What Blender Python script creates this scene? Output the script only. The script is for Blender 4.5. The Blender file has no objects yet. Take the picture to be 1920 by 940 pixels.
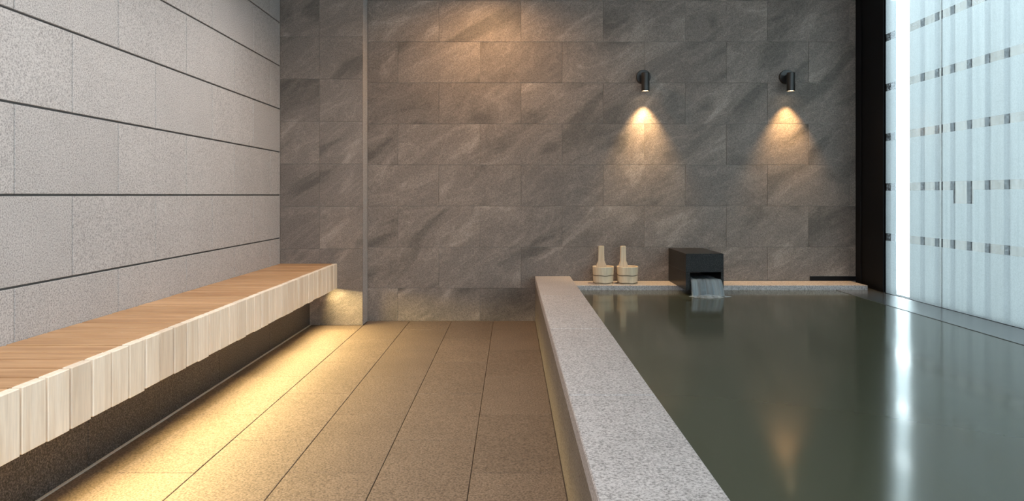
import bpy, bmesh, math, random
from mathutils import Vector, Matrix
random.seed(7)
scene = bpy.context.scene
COL = scene.collection

# ------------------------------------------------------------------ camera
# one-point view, 24 mm shift lens; vanishing point at pixel (960, 366)
EYE = 0.92
cam_d = bpy.data.cameras.new('camera')
cam = bpy.data.objects.new('camera', cam_d); COL.objects.link(cam)
cam_d.sensor_fit = 'HORIZONTAL'; cam_d.sensor_width = 36.0; cam_d.lens = 24.0
cam_d.shift_x = 0.0; cam_d.shift_y = -104.0 / 1920.0
cam_d.clip_start = 0.05; cam_d.clip_end = 200
cam.location = (0, 0, EYE); cam.rotation_euler = (math.pi / 2, 0, 0)
scene.camera = cam

# ------------------------------------------------------------------ world: overcast sky
world = bpy.data.worlds.new('overcast_sky'); scene.world = world
world.use_nodes = True
_bg = world.node_tree.nodes['Background']
_bg.inputs['Color'].default_value = (0.82, 0.93, 1.0, 1)
_bg.inputs['Strength'].default_value = 5.4

# ------------------------------------------------------------------ view
vs = scene.view_settings
vs.view_transform = 'Standard'; vs.look = 'None'; vs.exposure = 0.0; vs.gamma = 1.0
vs.use_curve_mapping = False
scene.cycles.use_denoising = True
scene.cycles.max_bounces = 10; scene.cycles.diffuse_bounces = 5
scene.cycles.glossy_bounces = 4; scene.cycles.transmission_bounces = 8; scene.cycles.transparent_max_bounces = 16
scene.cycles.sample_clamp_indirect = 6.0
scene.cycles.caustics_reflective = False; scene.cycles.caustics_refractive = False

# lamp strengths used by the lamp builders further down
W_SCONCE = 54.0
W_LED = 9.5
W_DOWN = 82.0
W_DOWN_WARM = 68.0

# ------------------------------------------------------------------ sizes (metres; x right, y into the room, z up)
LX = -1.6385          # face of the left wall
YB = 4.987            # face of the back wall
YP = 4.822            # face of the pier in the back left corner
PX = -1.055           # right side of the pier
RX = 2.50             # window plane
CEIL = 2.50
YN = -1.6             # wall behind the camera
CURB_X0, CURB_X1, CURB_Z = 0.1675, 0.4246, 0.328
LEDGE_Z, LEDGE_Y = 0.293, 4.735
WATER_Z = 0.260
SILL_X = 2.245
BENCH_X, BENCH_Z, BENCH_B = -1.234, 0.436, 0.264
BASE_X = -1.428

# ================================================================== helpers
def link(name, me, mat=None, parent=None):
    o = bpy.data.objects.new(name, me); COL.objects.link(o)
    if mat is not None and not me.materials: me.materials.append(mat)
    if parent is not None: o.parent = parent
    return o
def empty(name, loc=(0, 0, 0)):
    o = bpy.data.objects.new(name, None); COL.objects.link(o); o.location = loc
    o.empty_display_size = 0.05
    return o
def tag(o, label=None, cat=None, group=None, kind=None):
    if label: o['label'] = label
    if cat: o['category'] = cat
    if group: o['group'] = group
    if kind: o['kind'] = kind
    return o
def bm_mesh(bm, name, smooth=False):
    me = bpy.data.meshes.new(name)
    bmesh.ops.recalc_face_normals(bm, faces=bm.faces[:])
    bm.to_mesh(me); bm.free()
    if smooth:
        for p in me.polygons: p.use_smooth = True
    return me
def box_bm(bm, x0, x1, y0, y1, z0, z1):
    vs_ = [bm.verts.new((x, y, z)) for x in (x0, x1) for y in (y0, y1) for z in (z0, z1)]
    for f in ((0, 1, 3, 2), (4, 6, 7, 5), (0, 4, 5, 1), (2, 3, 7, 6), (0, 2, 6, 4), (1, 5, 7, 3)):
        bm.faces.new([vs_[i] for i in f])
    return vs_
_cache = {}
def box_mesh(sx, sy, sz, bev, mat, tagname='box'):
    """Box centred on its origin, edges chamfered; mesh data shared between equal boxes."""
    k = (round(sx, 4), round(sy, 4), round(sz, 4), bev, mat.name)
    if k not in _cache:
        bm = bmesh.new(); box_bm(bm, -sx / 2, sx / 2, -sy / 2, sy / 2, -sz / 2, sz / 2)
        if bev: bmesh.ops.bevel(bm, geom=bm.edges[:], offset=bev, segments=1, affect='EDGES', clamp_overlap=True)
        me = bm_mesh(bm, tagname); me.materials.append(mat); _cache[k] = me
    return _cache[k]
def box(name, x0, x1, y0, y1, z0, z1, mat, parent=None, bev=0.0):
    me = box_mesh(x1 - x0, y1 - y0, z1 - z0, bev, mat, name)
    o = link(name, me, None, parent)
    p = Vector(((x0 + x1) / 2, (y0 + y1) / 2, (z0 + z1) / 2))
    if parent is not None:
        q = parent; off = Vector((0, 0, 0))
        while q is not None: off += q.location; q = q.parent
        p -= off
    o.location = p
    return o
def lathe(profile, n=48, closed=False):
    bm = bmesh.new(); rings = []
    for r, z in profile:
        if r < 1e-6: rings.append([bm.verts.new((0, 0, z))])
        else: rings.append([bm.verts.new((r * math.cos(2 * math.pi * i / n), r * math.sin(2 * math.pi * i / n), z)) for i in range(n)])
    prs = list(zip(rings[:-1], rings[1:]))
    if closed: prs.append((rings[-1], rings[0]))
    for a, b in prs:
        for i in range(n):
            j = (i + 1) % n
            if len(a) == 1 and len(b) == 1: continue
            if len(a) == 1: bm.faces.new((a[0], b[j], b[i]))
            elif len(b) == 1: bm.faces.new((a[i], a[j], b[0]))
            else: bm.faces.new((a[i], a[j], b[j], b[i]))
    return bm
def prism(pts, y0, y1):
    """Outline in x,z pulled from y0 to y1."""
    bm = bmesh.new()
    a = [bm.verts.new((x, y0, z)) for x, z in pts]; b = [bm.verts.new((x, y1, z)) for x, z in pts]
    bm.faces.new(a); bm.faces.new(list(reversed(b)))
    n = len(pts)
    for i in range(n): bm.faces.new((a[i], b[i], b[(i + 1) % n], a[(i + 1) % n]))
    return bm
def autosmooth(me, ang=35):
    for p in me.polygons: p.use_smooth = True
    try: me.set_sharp_from_angle(angle=math.radians(ang))
    except Exception: pass

# ================================================================== materials
class NT:
    def __init__(self, name):
        self.m = bpy.data.materials.new(name); self.m.use_nodes = True
        self.t = self.m.node_tree; self.t.nodes.clear()
        self.out = self.n('ShaderNodeOutputMaterial')
    def n(self, typ, **kw):
        nd = self.t.nodes.new(typ)
        for k, v in kw.items():
            if hasattr(nd, k) and k not in nd.inputs: setattr(nd, k, v)
            else: nd.inputs[k].default_value = v
        return nd
    def l(self, a, b): self.t.links.new(a, b)
    def principled(self, **kw):
        p = self.n('ShaderNodeBsdfPrincipled')
        for k, v in kw.items(): p.inputs[k.replace('_', ' ')].default_value = v
        self.l(p.outputs[0], self.out.inputs['Surface']); return p
    def ramp(self, fac, stops):
        r = self.n('ShaderNodeValToRGB'); e = r.color_ramp.elements
        while len(e) < len(stops): e.new(0.5)
        for i, (pos, c) in enumerate(stops):
            e[i].position = pos; e[i].color = (*c, 1) if len(c) == 3 else c
        self.l(fac, r.inputs[0]); return r.outputs[0]
    def mix(self, a, b, fac, mode='MIX'):
        m = self.n('ShaderNodeMix', data_type='RGBA', blend_type=mode)
        for s, v in ((m.inputs[0], fac), (m.inputs[6], a), (m.inputs[7], b)):
            if isinstance(v, (int, float)): s.default_value = v
            elif isinstance(v, tuple): s.default_value = (*v, 1) if len(v) == 3 else v
            else: self.l(v, s)
        return m.outputs[2]
    def math(self, op, a, b=None):
        m = self.n('ShaderNodeMath', operation=op)
        for s, v in ((m.inputs[0], a), (m.inputs[1], b)):
            if v is None: continue
            if isinstance(v, (int, float)): s.default_value = v
            else: self.l(v, s)
        return m.outputs[0]
    def noise(self, vec, scale, detail=4, rough=0.55, dist=0.0):
        k = self.n('ShaderNodeTexNoise', Scale=scale, Detail=detail, Roughness=rough, Distortion=dist)
        if vec is not None: self.l(vec, k.inputs['Vector'])
        return k.outputs[0]
    def bump(self, h, p, strength, dist=0.002):
        b = self.n('ShaderNodeBump', Strength=strength, Distance=dist)
        self.l(h, b.inputs['Height']); self.l(b.outputs[0], p.inputs['Normal'])
    def pos(self, rnd=4.0):
        """World position shifted by a random amount per piece."""
        g = self.n('ShaderNodeNewGeometry'); o = self.n('ShaderNodeObjectInfo')
        v = self.n('ShaderNodeVectorMath', operation='ADD'); self.l(g.outputs['Position'], v.inputs[0])
        self.l(self.math('MULTIPLY', o.outputs['Random'], rnd), v.inputs[1])
        return v.outputs[0], o.outputs['Random']

def granite(name, base, dark, light, rough=0.75, tone=0.10, grain=210.0, spec=0.35, contrast=1.0, cloud=0.12):
    t = NT(name); p = t.principled(Roughness=rough); p.inputs['Specular IOR Level'].default_value = spec
    v, rnd = t.pos()
    n1 = t.noise(v, grain, 2, 0.7)
    c = t.ramp(n1, [(0.5 - 0.16 * contrast, dark), (0.5, base), (0.5 + 0.16 * contrast, light)])
    n2 = t.noise(v, 5.0, 4)
    c = t.mix(c, t.ramp(n2, [(0.3, (1 - cloud,) * 3), (0.7, (1 + cloud * 0.4,) * 3)]), 1.0, 'MULTIPLY')
    c = t.mix(c, t.ramp(rnd, [(0.0, (1 - tone,) * 3), (1.0, (1.0,) * 3)]), 1.0, 'MULTIPLY')
    t.l(c, p.inputs['Base Color'])
    t.bump(n1, p, 0.25, 0.0015)
    return t.m

def slate(name, tint):
    """Grey-brown stone with diagonal cloudy veins, different on each tile."""
    t = NT(name); p = t.principled(Roughness=0.62); p.inputs['Specular IOR Level'].default_value = 0.4
    g = t.n('ShaderNodeNewGeometry'); o = t.n('ShaderNodeObjectInfo')
    rot = t.n('ShaderNodeMapping', vector_type='POINT'); rot.inputs['Rotation'].default_value = (0, math.radians(33), 0)
    t.l(g.outputs['Position'], rot.inputs['Vector'])
    v = t.n('ShaderNodeVectorMath', operation='ADD'); t.l(rot.outputs[0], v.inputs[0])
    cx = t.n('ShaderNodeCombineXYZ'); t.l(t.math('MULTIPLY', o.outputs['Random'], 0.5), cx.inputs[2])
    t.l(t.math('MULTIPLY', o.outputs['Random'], 3.0), cx.inputs[1]); t.l(cx.outputs[0], v.inputs[1])
    sc = t.n('ShaderNodeMapping', vector_type='POINT'); sc.inputs['Scale'].default_value = (0.9, 1.0, 2.5)
    t.l(v.outputs[0], sc.inputs['Vector'])
    a = t.noise(sc.outputs[0], 1.5, 5, 0.5, 1.3)
    b = t.noise(sc.outputs[0], 2.1, 4, 0.55, 1.6)
    c = t.ramp(a, [(0.34, (0.100, 0.098, 0.094)), (0.45, (0.150, 0.144, 0.138)), (0.58, (0.163, 0.156, 0.150)), (0.68, (0.225, 0.216, 0.207))])
    ridge = t.math('ABSOLUTE', t.math('SUBTRACT', b, 0.5))
    c = t.mix(c, t.ramp(ridge, [(0.0, (1.25, 1.24, 1.23)), (0.025, (1.05, 1.05, 1.05)), (0.07, (0.97, 0.97, 0.97))]), 0.8, 'MULTIPLY')
    grit = t.noise(g.outputs['Position'], 190, 2, 0.7)
    c = t.mix(c, t.ramp(grit, [(0.32, (0.62,) * 3), (0.5, (1.0,) * 3), (0.68, (1.40,) * 3)]), 1.0, 'MULTIPLY')
    c = t.mix(c, t.ramp(o.outputs['Random'], [(0.0, (0.86, 0.85, 0.84)), (0.5, (1.0, 0.985, 0.97)), (1.0, (1.08, 1.06, 1.04))]), 1.0, 'MULTIPLY')
    c = t.mix(c, tint, 1.0, 'MULTIPLY')
    t.l(c, p.inputs['Base Color'])
    t.bump(t.math('ADD', t.math('MULTIPLY', grit, 0.5), t.math('MULTIPLY', b, 1.4)), p, 0.35, 0.003)
    return t.m

def wood(name, c0, c1, c2, axis, rough=0.5):
    t = NT(name); p = t.principled(Roughness=rough); p.inputs['Specular IOR Level'].default_value = 0.3
    tc = t.n('ShaderNodeTexCoord'); o = t.n('ShaderNodeObjectInfo')
    v = t.n('ShaderNodeVectorMath', operation='ADD'); t.l(tc.outputs['Object'], v.inputs[0])
    t.l(t.math('MULTIPLY', o.outputs['Random'], 37.0), v.inputs[1])
    mp = t.n('ShaderNodeMapping', vector_type='POINT')
    s = [26.0, 26.0, 26.0]; s[axis] = 1.6; mp.inputs['Scale'].default_value = s
    t.l(v.outputs[0], mp.inputs['Vector'])
    a = t.noise(mp.outputs[0], 1.0, 5, 0.6, 0.6); f = t.noise(mp.outputs[0], 6.0, 3, 0.6)
    c = t.ramp(a, [(0.30, c0), (0.52, c1), (0.72, c2)])
    c = t.mix(c, t.ramp(f, [(0.3, (0.90,) * 3), (0.7, (1.06,) * 3)]), 1.0, 'MULTIPLY')
    c = t.mix(c, t.ramp(o.outputs['Random'], [(0.0, (0.84, 0.80, 0.76)), (0.5, (0.97, 0.96, 0.94)), (1.0, (1.06, 1.05, 1.04))]), 1.0, 'MULTIPLY')
    t.l(c, p.inputs['Base Color']); t.bump(f, p, 0.12, 0.001)
    return t.m

def plain(name, col, rough=0.5, metal=0.0, spec=0.5, vary=0.0):
    t = NT(name); p = t.principled(Roughness=rough, Metallic=metal); p.inputs['Specular IOR Level'].default_value = spec
    g = t.n('ShaderNodeNewGeometry'); n = t.noise(g.outputs['Position'], 60, 3)
    c = t.mix(tuple(col), t.ramp(n, [(0.3, (0.92,) * 3), (0.7, (1.05,) * 3)]), 1.0, 'MULTIPLY')
    t.l(c, p.inputs['Base Color']); return t.m

def emit(name, col, s):
    t = NT(name); e = t.n('ShaderNodeEmission', Strength=s); e.inputs['Color'].default_value = (*col, 1)
    t.l(e.outputs[0], t.out.inputs['Surface']); return t.m

M = {}
M['wall_granite'] = granite('light_grey_granite', (0.47, 0.455, 0.455), (0.27, 0.26, 0.265), (0.58, 0.565, 0.565), tone=0.06, grain=190, contrast=1.0, cloud=0.05)
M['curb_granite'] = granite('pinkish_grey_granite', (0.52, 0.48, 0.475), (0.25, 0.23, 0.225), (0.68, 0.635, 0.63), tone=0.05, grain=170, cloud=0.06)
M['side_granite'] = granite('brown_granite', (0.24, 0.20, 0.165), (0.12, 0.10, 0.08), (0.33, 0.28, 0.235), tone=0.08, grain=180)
M['floor_granite'] = granite('floor_granite', (0.185, 0.135, 0.10), (0.092, 0.066, 0.047), (0.265, 0.20, 0.153), tone=0.14, grain=150, rough=0.6, cloud=0.10)
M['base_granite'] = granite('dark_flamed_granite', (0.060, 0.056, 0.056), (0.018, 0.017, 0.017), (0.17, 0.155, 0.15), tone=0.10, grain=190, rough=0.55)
M['black_granite'] = granite('black_granite', (0.016, 0.0145, 0.014), (0.006, 0.006, 0.006), (0.045, 0.041, 0.04), tone=0.0, grain=170, rough=0.32, spec=0.18)
M['sill_stone'] = granite('wet_dark_stone', (0.13, 0.137, 0.14), (0.09, 0.095, 0.098), (0.17, 0.175, 0.18), tone=0.0, grain=120, rough=0.18, spec=0.5)
M['slate'] = slate('grey_brown_slate', (1.37, 1.21, 1.12))
M['grout_dark'] = plain('grey_joint', (0.12, 0.115, 0.112), 0.9)
M['grout_wall'] = plain('pale_joint', (0.33, 0.30, 0.27), 0.9)
M['grout_floor'] = plain('brown_joint', (0.13, 0.097, 0.068), 0.9)
M['pale_strip'] = plain('pale_sealant', (0.55, 0.50, 0.44), 0.7)
M['plaster'] = plain('ceiling_plaster', (0.55, 0.53, 0.50), 0.9)
M['rear_plaster'] = plain('rear_plaster', (0.42, 0.40, 0.38), 0.9)
M['wood_top_warmlit'] = wood('cedar_top_warmlit', (0.37, 0.20, 0.10), (0.55, 0.335, 0.18), (0.66, 0.43, 0.25), 0, 0.45)  # redder grain, plus warm ceiling light put into the colour
M['wood_front_lit'] = wood('cedar_front_lit', (0.78, 0.665, 0.54), (0.88, 0.79, 0.68), (0.92, 0.84, 0.74), 2, 0.5)  # same bench wood; daylight on the front put into a paler colour
M['wood_pail'] = wood('pale_cypress', (0.66, 0.52, 0.36), (0.76, 0.63, 0.46), (0.82, 0.70, 0.54), 2, 0.5)
M['rail'] = plain('shaded_gap_rail', (0.16, 0.085, 0.045), 0.7)  # darkened so the gaps between front slats look shaded
M['hoop'] = plain('dark_hoop_wire', (0.10, 0.065, 0.035), 0.5)
M['black_metal'] = plain('black_lamp_metal', (0.018, 0.016, 0.015), 0.32, 0.0, 0.6)
M['black_frame'] = plain('black_frame', (0.004, 0.0042, 0.006), 0.5, 0.0, 0.2)
M['rubber'] = plain('black_sealant', (0.02, 0.022, 0.025), 0.6)
M['alu'] = plain('aluminium', (0.5, 0.5, 0.5), 0.4, 1.0)
M['lens'] = emit('lamp_lens_glow', (1.0, 0.74, 0.42), 14.0)
M['led'] = emit('led_glow', (1.0, 0.66, 0.26), 6.0)
M['down_lens'] = emit('ceiling_lamp_glow', (1.0, 0.85, 0.68), 8.0)
M['column_glow'] = emit('light_column_glow', (0.88, 0.95, 1.0), 21.0)
M['screen_board'] = wood('weathered_board', (0.20, 0.195, 0.185), (0.25, 0.245, 0.235), (0.30, 0.29, 0.28), 2, 0.8)
M['screen_dark'] = plain('dark_batten', (0.05, 0.055, 0.06), 0.8)
M['outer_dark'] = plain('dark_outer_wall', (0.035, 0.04, 0.045), 0.8)
M['terrace'] = plain('pale_terrace', (0.45, 0.46, 0.46), 0.8)

def make_water():
    t = NT('murky_green_water'); p = t.principled(Roughness=0.115, IOR=1.33)
    p.inputs['Base Color'].default_value = (0.086, 0.090, 0.062, 1)
    g = t.n('ShaderNodeNewGeometry')
    mp = t.n('ShaderNodeMapping', vector_type='POINT'); mp.inputs['Scale'].default_value = (1.0, 2.2, 1.0)
    t.l(g.outputs['Position'], mp.inputs['Vector'])
    n = t.noise(mp.outputs[0], 5.0, 2, 0.5)
    t.bump(n, p, 0.02, 0.01)
    return t.m
M['water'] = make_water()

def make_glass():
    t = NT('clear_glass_with_drops')
    tr = t.n('ShaderNodeBsdfTransparent'); tr.inputs[0].default_value = (0.88, 0.93, 0.93, 1)
    gl = t.n('ShaderNodeBsdfGlossy', Roughness=0.05)
    dr = t.n('ShaderNodeBsdfTranslucent'); dr.inputs[0].default_value = (0.55, 0.58, 0.60, 1)
    lw = t.n('ShaderNodeLayerWeight', Blend=0.5)
    fr = t.math('ADD', t.math('MULTIPLY', t.math('POWER', lw.outputs['Facing'], 4.0), 0.45), 0.03)
    a = t.n('ShaderNodeMixShader'); t.l(fr, a.inputs[0]); t.l(tr.outputs[0], a.inputs[1]); t.l(gl.outputs[0], a.inputs[2])
    g = t.n('ShaderNodeNewGeometry'); n = t.noise(g.outputs['Position'], 85, 3, 0.7)
    f = t.ramp(n, [(0.50, (0.02,) * 3), (0.66, (0.35,) * 3)])
    b = t.n('ShaderNodeMixShader'); t.l(f, b.inputs[0]); t.l(a.outputs[0], b.inputs[1]); t.l(dr.outputs[0], b.inputs[2])
    t.l(b.outputs[0], t.out.inputs['Surface']); return t.m
M['glass'] = make_glass()

def make_film():
    t = NT('frosted_window_film')
    g = t.n('ShaderNodeNewGeometry')
    mp = t.n('ShaderNodeMapping', vector_type='POINT'); mp.inputs['Scale'].default_value = (1, 45, 1.2)
    t.l(g.outputs['Position'], mp.inputs['Vector'])
    streak = t.noise(mp.outputs[0], 1.0, 4, 0.6); drops = t.noise(g.outputs['Position'], 140, 2, 0.7)
    col = t.mix(t.ramp(streak, [(0.3, (0.80, 0.84, 0.86)), (0.5, (0.87, 0.90, 0.92)), (0.7, (0.91, 0.935, 0.95))]),
                t.ramp(drops, [(0.35, (0.90,) * 3), (0.6, (1.02,) * 3)]), 1.0, 'MULTIPLY')
    tl = t.n('ShaderNodeBsdfTranslucent'); t.l(col, tl.inputs[0])
    tr = t.n('ShaderNodeBsdfTransparent'); tr.inputs[0].default_value = (0.90, 0.96, 0.98, 1)
    a = t.n('ShaderNodeMixShader'); a.inputs[0].default_value = 0.32
    t.l(tl.outputs[0], a.inputs[1]); t.l(tr.outputs[0], a.inputs[2])
    gl = t.n('ShaderNodeBsdfGlossy', Roughness=0.25)
    b = t.n('ShaderNodeMixShader'); b.inputs[0].default_value = 0.03
    t.l(a.outputs[0], b.inputs[1]); t.l(gl.outputs[0], b.inputs[2])
    t.l(b.outputs[0], t.out.inputs['Surface']); return t.m
M['film'] = make_film()

def make_stream():
    t = NT('falling_water')
    tc = t.n('ShaderNodeTexCoord')
    mp = t.n('ShaderNodeMapping', vector_type='POINT'); mp.inputs['Scale'].default_value = (24, 2, 2)
    t.l(tc.outputs['Object'], mp.inputs['Vector'])
    n = t.noise(mp.outputs[0], 1.0, 4, 0.6, 0.3)
    f = t.ramp(n, [(0.30, (0.22,) * 3), (0.70, (0.72,) * 3)])
    p = t.n('ShaderNodeBsdfPrincipled', Roughness=0.25); p.inputs['Base Color'].default_value = (0.62, 0.68, 0.72, 1)
    tr = t.n('ShaderNodeBsdfTransparent'); tr.inputs[0].default_value = (0.90, 0.94, 0.95, 1)
    a = t.n('ShaderNodeMixShader'); t.l(f, a.inputs[0]); t.l(tr.outputs[0], a.inputs[1]); t.l(p.outputs[0], a.inputs[2])
    t.l(a.outputs[0], t.out.inputs['Surface']); return t.m
M['stream'] = make_stream()

# ================================================================== room shell
J = 0.004      # joint width of tiles
TILE_T = 0.012
# ---- left wall
wl = box('wall_left', LX - 0.20, LX - TILE_T + 0.004, YN - 0.2, YB + 0.25, -0.05, CEIL + 0.15, M['grout_dark'])
tag(wl, 'light grey granite tiled wall above the wooden bench', kind='structure')
PITCH_L = 0.5937; H_L = 0.304
k0 = -3
for k in range(-4, 7):
    z0 = EYE + H_L * k; z1 = z0 + H_L
    z0c, z1c = max(z0, 0.0), min(z1, CEIL)
    if z1c - z0c < 0.02: continue
    start = 2.545 if k % 2 else 2.248       # staggered half a tile row by row
    y = start - 7 * PITCH_L
    while y < YP:
        a, b = max(y, YN), min(y + PITCH_L, YP)
        if b - a > 0.02:
            box('tile', LX - TILE_T, LX, a + J * 0.5, b - J * 0.5, z0c + J, z1c - J if z1 <= CEIL else z1c, M['wall_granite'], wl, 0.0015)
        y += PITCH_L

# ---- back wall
wb = box('wall_back', LX - 0.20, RX + 0.15, YB + 0.0036, YB + 0.30, -0.05, CEIL + 0.15, M['grout_wall'])
tag(wb, 'grey brown veined slate tiled wall at the end of the room', kind='structure')
JB = 0.0020
ZROW = [0.0, 0.24, 0.54, 0.84, 1.14, 1.44, 1.74, 2.04, 2.34, CEIL]
for r in range(len(ZROW) - 1):
    x = (-0.8337 if r % 2 == 0 else -0.534) - 1.2
    while x < 2.52:
        a, b = max(x, PX - 0.0), min(x + 0.6, 2.515)
        if b - a > 0.02:
            box('tile', a + JB / 2, b - JB / 2, YB, YB + TILE_T, ZROW[r] + JB / 2, ZROW[r + 1] - JB / 2, M['slate'], wb, 0.001)
        x += 0.6

# ---- pier in the back left corner
wp = box('wall_pier', LX - 0.02, PX - TILE_T + 0.004, YP + 0.0036, YB + 0.02, 0.0, CEIL, M['grout_wall'])
tag(wp, 'slate clad pier standing forward in the back left corner', kind='structure')
for r in range(len(ZROW) - 1):
    for a, b in ((LX, -1.36), (-1.36, PX)):
        box('tile', a + JB / 2, b - (JB / 2 if b < PX else 0), YP, YP + TILE_T, ZROW[r] + JB / 2, ZROW[r + 1] - JB / 2, M['slate'], wp, 0.001)
box('side_slab', PX - TILE_T, PX, YP + TILE_T, YB - 0.004, 0.0, CEIL, M['wall_granite'], wp, 0.001)  # light stone on the slate pier: window light put into the colour

# ---- floor
fl = box('floor', LX - 0.20, CURB_X0 + 0.2, YN - 0.2, YB + 0.25, -0.20, -0.006, M['grout_floor'])
tag(fl, 'warm brown granite paved floor between bench and pool', kind='structure')
FX = [BASE_X + 0.008, -1.05, -0.745, -0.440, -0.135, CURB_X0]
for c in range(5):
    st = 2.26 if c % 2 == 0 else 2.56
    y = st - 7 * 0.6
    while y < YB:
        a, b = max(y, YN), min(y + 0.6, YB if FX[c] > PX - 0.01 else YP)
        if b - a > 0.02:
            jf = 0.0025
            o = box('paving_tile', FX[c] + (jf / 2 if c else 0), FX[c + 1] - jf / 2, a + jf / 2, b - jf / 2, -0.03, 0.0, M['floor_granite'], fl, 0.0015)
            o.rotation_euler = (random.uniform(-1, 1) * 0.0016, random.uniform(-1, 1) * 0.0016, 0)
        y += 0.6

# ---- ceiling, wall behind the camera
ce = box('ceiling', LX - 0.2, RX + 0.05, YN - 0.2, YB + 0.3, CEIL, CEIL + 0.2, M['plaster']); tag(ce, kind='structure')
# wall behind the camera: an unseen frosted window, added as daylight fill
NWX0, NWX1, NWZ0, NWZ1 = -1.30, 2.20, 0.55, 2.35
bm = bmesh.new()
for x0, x1, z0, z1 in ((LX - 0.2, NWX0, -0.6, CEIL + 0.1), (NWX1, RX + 0.05, -0.6, CEIL + 0.1), (NWX0, NWX1, -0.6, NWZ0), (NWX0, NWX1, NWZ1, CEIL + 0.1)):
    box_bm(bm, x0, x1, YN - 0.2, YN, z0, z1)
wn = link('wall_near', bm_mesh(bm, 'wall_near'), M['rear_plaster']); tag(wn, kind='structure')
w2 = empty('fill_window', (0, YN - 0.1, 0)); tag(w2, 'added unseen frosted window behind the viewer, daylight fill', kind='structure')
for i in range(3):
    a = NWX0 + (NWX1 - NWX0) * i / 3; b = NWX0 + (NWX1 - NWX0) * (i + 1) / 3
    box('frame', a, a + 0.03, YN - 0.13, YN - 0.07, NWZ0, NWZ1, M['black_frame'], w2)
    bm = bmesh.new(); bm.faces.new([bm.verts.new((x, 0, z)) for x, z in ((a + .03, NWZ0), (b, NWZ0), (b, NWZ1), (a + .03, NWZ1))])
    link('fill_pane', bm_mesh(bm, 'fill_pane'), M['film'], w2)

# ---- right side: black corner column, sill, glazing
POST_Y = 4.585
POST_X = 2.515
cr = box('wall_right', POST_X, POST_X + 0.03, POST_Y, YB + 0.02, 0.0, CEIL, M['black_frame']); tag(cr, 'matt black corner panel between slate wall and frosted window', kind='structure')
box('cover_strip', POST_X - 0.012, POST_X, POST_Y + 0.02, POST_Y + 0.10, 0.0, CEIL, M['black_frame'], cr, 0.002)
box('cover_strip', POST_X - 0.006, POST_X, YB - 0.075, YB, 0.0, CEIL, M['black_frame'], cr, 0.002)

w1 = empty('window_1', (RX, 0, 0)); tag(w1, 'tall frosted window with clear horizontal bands beside the pool', kind='structure')
GX = RX + 0.012
box('head_frame', RX - 0.01, RX + 0.06, YN, POST_Y, CEIL - 0.06, CEIL, M['black_frame'], w1)
box('bottom_channel', RX + 0.0, RX + 0.05, YN, POST_Y, 0.20, 0.262, M['black_frame'], w1)
PJ = [POST_Y, 3.99, 2.79, 1.59, 0.39, -0.81, YN]
BANDS = [0.64 + 0.3335 * i for i in range(6)]
for i in range(len(PJ) - 1):
    y1, y0 = PJ[i], PJ[i + 1]
    box('glass_pane', GX, GX + 0.004, y0 + 0.002, y1 - 0.002, 0.264, CEIL - 0.06, M['glass'], w1)
    if i: box('sealant_joint', GX - 0.001, GX + 0.005, y1 - 0.002, y1 + 0.002, 0.264, CEIL - 0.06, M['rubber'], w1)
    edges = [0.264] + [e for b in BANDS for e in (b - 0.025, b + 0.025)] + [CEIL - 0.06]
    for j in range(0, len(edges), 2):
        z0, z1 = edges[j], edges[j + 1]
        if i == 1 and abs(z1 - (BANDS[1] - 0.025)) < 1e-4:      # this sheet has a square cut-out below the band
            ny0, ny1, nz = 3.712, 3.883, 0.872
            ys = [y0 + .003, ny0, ny1, y1 - .003]; zs = [z0, nz, z1]
            bm = bmesh.new(); g = [[bm.verts.new((0, y, z)) for z in zs] for y in ys]
            for p, q in ((0, 0), (1, 0), (2, 0), (0, 1), (2, 1)):
                bm.faces.new((g[p][q], g[p + 1][q], g[p + 1][q + 1], g[p][q + 1]))
            o = link('frosted_film', bm_mesh(bm, 'frosted_film'), M['film'], w1); o.location = (GX - 0.003 - RX, 0, 0)
        else:
            bm = bmesh.new()
            vv = [bm.verts.new((0, y, z)) for y, z in ((y0 + .003, z0), (y1 - .003, z0), (y1 - .003, z1), (y0 + .003, z1))]
            bm.faces.new(vv)
            o = link('frosted_film', bm_mesh(bm, 'frosted_film'), M['film'], w1); o.location = (GX - 0.003 - RX, 0, 0)

# small dark strip in the corner where slate meets the ledge
tr = box('trim_1', 2.175, POST_X, YB - 0.006, YB, LEDGE_Z, LEDGE_Z + 0.034, M['black_frame']); tag(tr, 'thin black strip low on the slate wall beside the column', kind='structure')
tr2 = box('trim_2', CURB_X1, 2.175, YB - 0.002, YB, LEDGE_Z, LEDGE_Z + 0.006, M['grout_dark']); tag(tr2, 'sealant line where slate wall meets pool ledge', kind='structure')

# ================================================================== pool
pool = empty('stone_pool', (CURB_X0, 0, 0))
tag(pool, 'sunken stone bath with pale granite curb and green water', 'pool')
cy = [YB - 0.002, 4.02, 3.02, 2.02, 1.02, 0.02, -0.98, YN + 0.002]
for i in range(len(cy) - 1):
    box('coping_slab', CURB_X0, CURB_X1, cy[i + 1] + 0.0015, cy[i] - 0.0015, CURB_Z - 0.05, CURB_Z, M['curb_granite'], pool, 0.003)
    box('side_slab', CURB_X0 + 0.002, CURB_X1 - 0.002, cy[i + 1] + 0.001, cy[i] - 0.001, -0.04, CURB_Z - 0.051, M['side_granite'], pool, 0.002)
SPX0, SPX1 = 1.143, 1.392
ledge = empty('stone_ledge', (1.45, 4.86, 0.10)); tag(ledge, 'narrow pale granite ledge between the green water and the slate wall', 'ledge')
box('ledge_slab', CURB_X1 + 0.001, SPX0 + 0.12, LEDGE_Y, YB - 0.002, 0.10, LEDGE_Z, M['curb_granite'], ledge, 0.002)
box('ledge_slab', SPX0 + 0.121, 2.468, LEDGE_Y, YB - 0.002, 0.10, LEDGE_Z, M['curb_granite'], ledge, 0.002)
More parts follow.
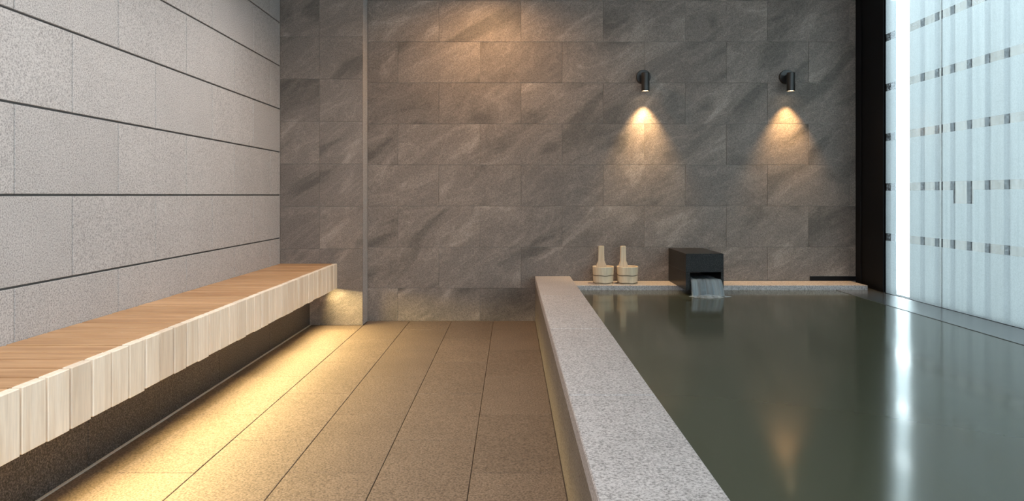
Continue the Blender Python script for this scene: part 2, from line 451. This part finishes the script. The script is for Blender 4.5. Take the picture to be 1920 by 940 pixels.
box('sill_slab', SILL_X, RX + 0.012, YN + 0.002, LEDGE_Y - 0.001, 0.10, WATER_Z + 0.002, M['sill_stone'], pool)
box('sill_slab', 2.469, POST_X, LEDGE_Y, YB - 0.002, 0.10, WATER_Z + 0.002, M['sill_stone'], pool)
box('basin_floor', CURB_X0 + 0.01, RX, YN + 0.002, YB - 0.002, -0.50, -0.45, M['black_granite'], pool)
# water body
bm = bmesh.new(); box_bm(bm, CURB_X1 - 0.0005, SILL_X - 0.0005, YN + 0.003, LEDGE_Y - 0.0005, -0.44, WATER_Z)
wat = link('pool_water', bm_mesh(bm, 'pool_water'), M['water']); tag(wat, 'still murky green bath water filling the stone pool', 'water')

# ================================================================== bench
bench = empty('wooden_bench', (BASE_X, 3.0, 0))
tag(bench, 'long slatted cedar bench along the granite wall on a dark stone plinth', 'bench')
PS = 0.09715; GAP = 0.0095
y = YP - 0.002
ns = 0
while y > 0.45:
    a, b = y - PS + GAP, y
    box('top_slat', LX + 0.002, BENCH_X - 0.0285, a, b, BENCH_Z - 0.028, BENCH_Z - random.uniform(0, 0.0012), M['wood_top_warmlit'], bench, 0.0018)
    dx = random.uniform(-0.0012, 0.0012)
    box('front_slat', BENCH_X - 0.028 + dx, BENCH_X + dx, a, b, BENCH_B + random.uniform(-0.0025, 0.0025), BENCH_Z - random.uniform(0, 0.0012), M['wood_front_lit'], bench, 0.0018)
    y -= PS; ns += 1
YE = y + PS
box('frame_rail', BENCH_X - 0.060, BENCH_X - 0.030, YE - 0.05, YP - 0.002, BENCH_B + 0.004, BENCH_Z - 0.029, M['rail'], bench)  # carried down behind the slats to block strip light at the gaps
box('frame_rail', LX + 0.03, LX + 0.07, YE - 0.05, YP - 0.002, 0.345, BENCH_Z - 0.029, M['wood_top_warmlit'], bench)
# plinth of dark stone panels, 1.2 m long
py = [YP - 0.001, 4.02, 3.33, 2.30, 1.27, YE - 0.05]
for i in range(len(py) - 1):
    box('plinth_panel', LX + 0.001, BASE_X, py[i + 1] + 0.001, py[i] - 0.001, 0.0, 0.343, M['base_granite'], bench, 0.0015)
box('floor_seal', BASE_X, BASE_X + 0.008, YE - 0.05, YP - 0.001, -0.004, 0.004, M['pale_strip'], bench)
# light channel under the bench front, facing down and out onto the floor
LED_X, LED_Z = -1.318, 0.276
box('light_channel', LED_X - 0.02, LED_X + 0.016, YE, YP - 0.03, LED_Z + 0.006, LED_Z + 0.04, M['alu'], bench)
seg = 0.594; yy = YP - 0.04
while yy - seg > YE:
    st = box('led_strip', LED_X - 0.005, LED_X + 0.005, yy - seg + 0.05, yy - 0.03, LED_Z + 0.001, LED_Z + 0.005, M['led'], bench)
    d = bpy.data.lights.new('bench_led', 'AREA'); d.shape = 'RECTANGLE'; d.size = 0.015; d.size_y = seg - 0.08
    d.energy = W_LED; d.color = (1.0, 0.77, 0.34); d.spread = math.radians(140)
    lo = bpy.data.objects.new('bench_led_light', d); COL.objects.link(lo)
    lo.location = (LED_X, yy - seg / 2 + 0.01, LED_Z - 0.002)
    lo.rotation_euler = (0, math.radians(-56), 0)          # shines down and away from the plinth
    yy -= seg

# ================================================================== wall lamps
def wall_lamp(x, label, i):
    root = empty('wall_lamp', (x, YB, 1.781)); tag(root, label, 'lamp', 'black cylinder lamps on the slate wall')
    bm = lathe([(0, 0), (0.0525, 0), (0.0525, 0.016), (0.050, 0.019), (0, 0.019)], 48)
    bmesh.ops.rotate(bm, cent=(0, 0, 0), matrix=Matrix.Rotation(math.radians(90), 3, 'X'), verts=bm.verts[:])
    me = bm_mesh(bm, 'backplate'); autosmooth(me); link('backplate', me, M['black_metal'], root)
    bm = lathe([(0, 0.018), (0.016, 0.018), (0.016, 0.062), (0, 0.062)], 24)
    bmesh.ops.rotate(bm, cent=(0, 0, 0), matrix=Matrix.Rotation(math.radians(90), 3, 'X'), verts=bm.verts[:])
    me = bm_mesh(bm, 'arm'); autosmooth(me); link('arm', me, M['black_metal'], root)
    r = 0.0285
    me = bm_mesh(lathe([(0, 0.018), (r - 0.003, 0.018), (r, 0.015), (r, -0.113), (r - 0.003, -0.114), (r - 0.003, -0.104), (0, -0.104)], 48), 'shade'); autosmooth(me)
    body = link('shade', me, M['black_metal'], root); body.location = (0, -0.085, 0)
    me = bm_mesh(lathe([(0, -0.1035), (r - 0.0032, -0.1035), (r - 0.0032, -0.109), (0, -0.109)], 32), 'lens')
    le = link('lens', me, M['lens'], body)
    d = bpy.data.lights.new('wall_lamp_beam', 'SPOT'); d.energy = W_SCONCE; d.color = (1.0, 0.67, 0.33) if i == 0 else (1.0, 0.62, 0.27)
    d.spot_size = math.radians(70); d.spot_blend = 1.0; d.shadow_soft_size = 0.012
    lo = bpy.data.objects.new('wall_lamp_beam', d); COL.objects.link(lo)
    lo.location = (x, YB - 0.085, 1.781 - 0.116); lo.rotation_euler = (math.radians(6), 0, 0)
wall_lamp(0.958, 'black cylinder wall lamp above the two wooden pails', 0)
wall_lamp(2.002, 'black cylinder wall lamp nearest the window', 1)

# ================================================================== pails
def pail(x, y, rz, label):
    root = empty('wooden_pail', (x, y, LEDGE_Z)); root.rotation_euler = (0, 0, rz)
    tag(root, label, 'bucket', 'wooden pails on the pool ledge')
    H, R0, R1, T = 0.122, 0.0695, 0.0755, 0.009
    # coopered tub: many staves round the rim with fine grooves between them, one hollow body
    n = 18; m = 6
    bm = bmesh.new(); rings = []
    prof = [(0.0, 0.008, 0), (R0 - 0.001, 0.0, 1), (R0, 0.003, 1), (R0 + (R1 - R0) * .5, H * .5, 1), (R1, H - 0.002, 1), (R1 - 0.002, H, 1), (R1 - T + 0.002, H, 0), (R1 - T, H - 0.002, 0), (R0 - T, 0.014, 0), (0.0, 0.014, 0)]
    for r, z, gv in prof:
        ring = []
        if r < 1e-6: rings.append([bm.verts.new((0, 0, z))]); continue
        for k in range(n * m):
            rr = r - (0.0009 if (gv and k % m == 0) else 0)
            an = 2 * math.pi * k / (n * m); ring.append(bm.verts.new((rr * math.cos(an), rr * math.sin(an), z)))
        rings.append(ring)
    N = n * m
    for a, b in zip(rings[:-1], rings[1:]):
        for k in range(N):
            j = (k + 1) % N
            if len(a) == 1: bm.faces.new((a[0], b[j], b[k]))
            elif len(b) == 1: bm.faces.new((a[k], a[j], b[0]))
            else: bm.faces.new((a[k], a[j], b[j], b[k]))
    me = bm_mesh(bm, 'tub'); autosmooth(me, 30); tub = link('tub', me, M['wood_pail'], root)
    for z in (H * 0.50, 0.008):      # twisted wire hoops
        R = R0 + (R1 - R0) * z / H
        bm = bmesh.new(); rr = []
        for k in range(96):
            an = 2 * math.pi * k / 96; zz = z + 0.0015 * math.sin(an * 5)
            rr.append([bm.verts.new(((R + 0.0022 * math.cos(q)) * math.cos(an), (R + 0.0022 * math.cos(q)) * math.sin(an), zz + 0.0026 * math.sin(q))) for q in [i * math.pi / 4 for i in range(8)]])
        for k in range(96):
            for q in range(8): bm.faces.new((rr[k][q], rr[(k + 1) % 96][q], rr[(k + 1) % 96][(q + 1) % 8], rr[k][(q + 1) % 8]))
        me = bm_mesh(bm, 'hoop', True); link('hoop', me, M['hoop'], root)
    # long stave that rises from the back as the handle: flares out where it meets the rim
    hw, fw, top = 0.0205, 0.035, 0.262
    pts = [(-fw, 0.016), (fw, 0.016), (fw, H + 0.006), (hw + 0.008, H + 0.018), (hw, H + 0.034), (hw, top - 0.004), (hw - 0.004, top), (-hw + 0.004, top), (-hw, top - 0.004), (-hw, H + 0.034), (-hw - 0.008, H + 0.018), (-fw, H + 0.006)]
    bm = prism(pts, R1 - T - 0.014, R1 - T - 0.001)
    bmesh.ops.bevel(bm, geom=[e for e in bm.edges], offset=0.0015, segments=1, affect='EDGES')
    me = bm_mesh(bm, 'handle'); link('handle', me, M['wood_pail'], root)
pail((1131 - 960) * 4.845 / 1280, 4.845, math.radians(6), 'pale wooden pail with upright handle, farther from the stone spout')
pail((1176.5 - 960) * 4.845 / 1280, 4.845, math.radians(22), 'pale wooden pail with upright handle, nearest the stone spout')

# ================================================================== spout
SPY0, SPT, SPB = 4.488, 0.534, LEDGE_Z + 0.001
sp = empty('stone_spout', ((SPX0 + SPX1) / 2, 4.75, LEDGE_Z)); tag(sp, 'black granite box spout pouring water into the pool', 'spout')
OX0, OX1, OZ = 1.170, 1.374, 0.412
box('hood_block', SPX0, SPX1, SPY0, YB - 0.001, OZ, SPT, M['black_granite'], sp, 0.002)
box('cheek', SPX0, OX0, SPY0, YB - 0.001, SPB, OZ - 0.0005, M['black_granite'], sp, 0.001)
box('cheek', OX1, SPX1, SPY0, YB - 0.001, SPB, OZ - 0.0005, M['black_granite'], sp, 0.001)
box('trough_floor', OX0 + 0.0005, OX1 - 0.0005, SPY0 + 0.012, YB - 0.001, SPB, 0.350, M['black_granite'], sp, 0.001)

# water falling out of the spout: a curved sheet with thickness, spreading where it lands
bm = bmesh.new()
nx, nt = 40, 18
rows = []
random.seed(3)
for i in range(nt + 1):
    s = i / nt
    if s < 0.3: yy, zz = 4.70 - (4.70 - SPY0) * s / 0.3, 0.3535 + 0.014
    else:
        q = (s - 0.3) / 0.7
        yy = SPY0 - 0.065 * q ** 0.8; zz = 0.3675 - (0.3675 - WATER_Z - 0.001) * q ** 1.7
    row = []
    for k in range(nx + 1):
        u = k / nx
        x = OX0 + 0.004 + (OX1 - OX0 - 0.008) * u
        q = max(0, (s - 0.3) / 0.7)
        x += (u - 0.5) * (0.02 * q)
        w = 0.004 * math.sin(u * 23 + 0.6) + 0.003 * math.sin(u * 51)
        row.append(bm.verts.new((x, yy - w * q * 1.6, zz + (w * 0.3 if s < 0.3 else 0))))
    rows.append(row)
for a, b in zip(rows[:-1], rows[1:]):
    for k in range(nx): bm.faces.new((a[k], a[k + 1], b[k + 1], b[k]))
bmesh.ops.solidify(bm, geom=bm.faces[:], thickness=0.006)
ws = empty('water_stream', ((OX0 + OX1) / 2, SPY0, WATER_Z)); tag(ws, 'white sheet of water falling from the black spout', 'water stream')
o = link('falling_sheet', bm_mesh(bm, 'falling_sheet', True), M['stream'], ws); o.location = (-(OX0 + OX1) / 2, -SPY0, -WATER_Z)
# foam where it lands: low lumpy mound
bm = bmesh.new(); rr = []
for i in range(9):
    f = i / 8; ring = []
    for k in range(40):
        an = 2 * math.pi * k / 40
        lump = 1 + 0.16 * math.sin(an * 3 + 1) + 0.10 * math.sin(an * 7)
        ring.append(bm.verts.new((0.125 * f * lump * math.cos(an), 0.055 * f * lump * math.sin(an) - 0.07, 0.010 * (1 - f * f) * (1 + 0.5 * math.sin(an * 5 + i)) + 0.0008)))
    rr.append(ring)
for a, b in zip(rr[:-1], rr[1:]):
    for k in range(40): bm.faces.new((a[k], a[(k + 1) % 40], b[(k + 1) % 40], b[k]))
link('foam', bm_mesh(bm, 'foam', True), M['stream'], ws)

# ================================================================== ceiling lamps (above the frame)
def downlight(x, y, watts, col, size, label, tilt=0.0, blend=1.0):
    root = empty('ceiling_lamp', (x, y, CEIL)); tag(root, label, 'lamp', 'recessed ceiling lamps')
    me = bm_mesh(lathe([(0.030, -0.001), (0.045, -0.001), (0.045, -0.006), (0.030, -0.010)], 32, True), 'ring'); link('ring', me, M['black_metal'], root)
    me = bm_mesh(lathe([(0, -0.001), (0.030, -0.001), (0.030, -0.003), (0, -0.003)], 24), 'lens'); link('lens', me, M['down_lens'], root)
    d = bpy.data.lights.new('ceiling_lamp_beam', 'SPOT'); d.energy = watts; d.color = col
    d.spot_size = math.radians(size); d.spot_blend = blend; d.shadow_soft_size = 0.04
    lo = bpy.data.objects.new('ceiling_lamp_beam', d); COL.objects.link(lo); lo.location = (x, y, CEIL - 0.02)
    lo.rotation_euler = (0, math.radians(tilt), 0)
    return lo
downlight(-0.17, 4.52, W_DOWN_WARM, (1.0, 0.60, 0.29), 166, 'recessed ceiling lamp close to the slate wall')
for i, yy in enumerate((3.65, 2.45, 1.25, 0.05)):
    downlight(-0.62, yy, W_DOWN, (1.0, 0.92, 0.85), 125, 'recessed ceiling lamp over the aisle, %s from the slate wall' % ('second', 'third', 'fourth', 'farthest')[i], 18.0)

# ================================================================== outside the window
SXF = 4.5
te = box('terrace', RX + 0.06, SXF + 0.2, YN - 2, 9.5, -0.35, -0.25, M['terrace']); tag(te, kind='structure')
scr = empty('privacy_screen', (SXF, 3.0, -0.25)); tag(scr, 'pale vertical board fence outside the frosted window', 'fence')
PF = 0.2552
y = 7.73
first = True
while y > 0.5:
    # a dark batten closes the joint between pale boards
    box('board', SXF, SXF + 0.02, y - PF + 0.03, y - 0.03 if not first else y, -0.25, 3.3, M['screen_board'], scr, 0.002)
    box('batten', SXF - 0.012, SXF + 0.03, y - PF - 0.029, y - PF + 0.029, -0.25, 3.3, M['screen_dark'], scr, 0.002)
    y -= PF; first = False
# tall lit column that fills the gap between fence and dark wall
lc = empty('light_column', (SXF + 0.03, 7.865, -0.25)); tag(lc, 'tall glaring white light column outside, seen through the window beside the black column', 'lamp')
box('housing', SXF + 0.02, SXF + 0.08, 7.735, 7.995, -0.25, 3.3, M['alu'], lc)
box('diffuser', SXF + 0.005, SXF + 0.019, 7.737, 7.993, -0.24, 3.29, M['column_glow'], lc)
ow = box('wall_outside', SXF - 0.55, SXF + 0.0, 8.0, 9.6, -0.25, 3.2, M['outer_dark']); tag(ow, 'dark outer wall beyond the fence gap', kind='structure')
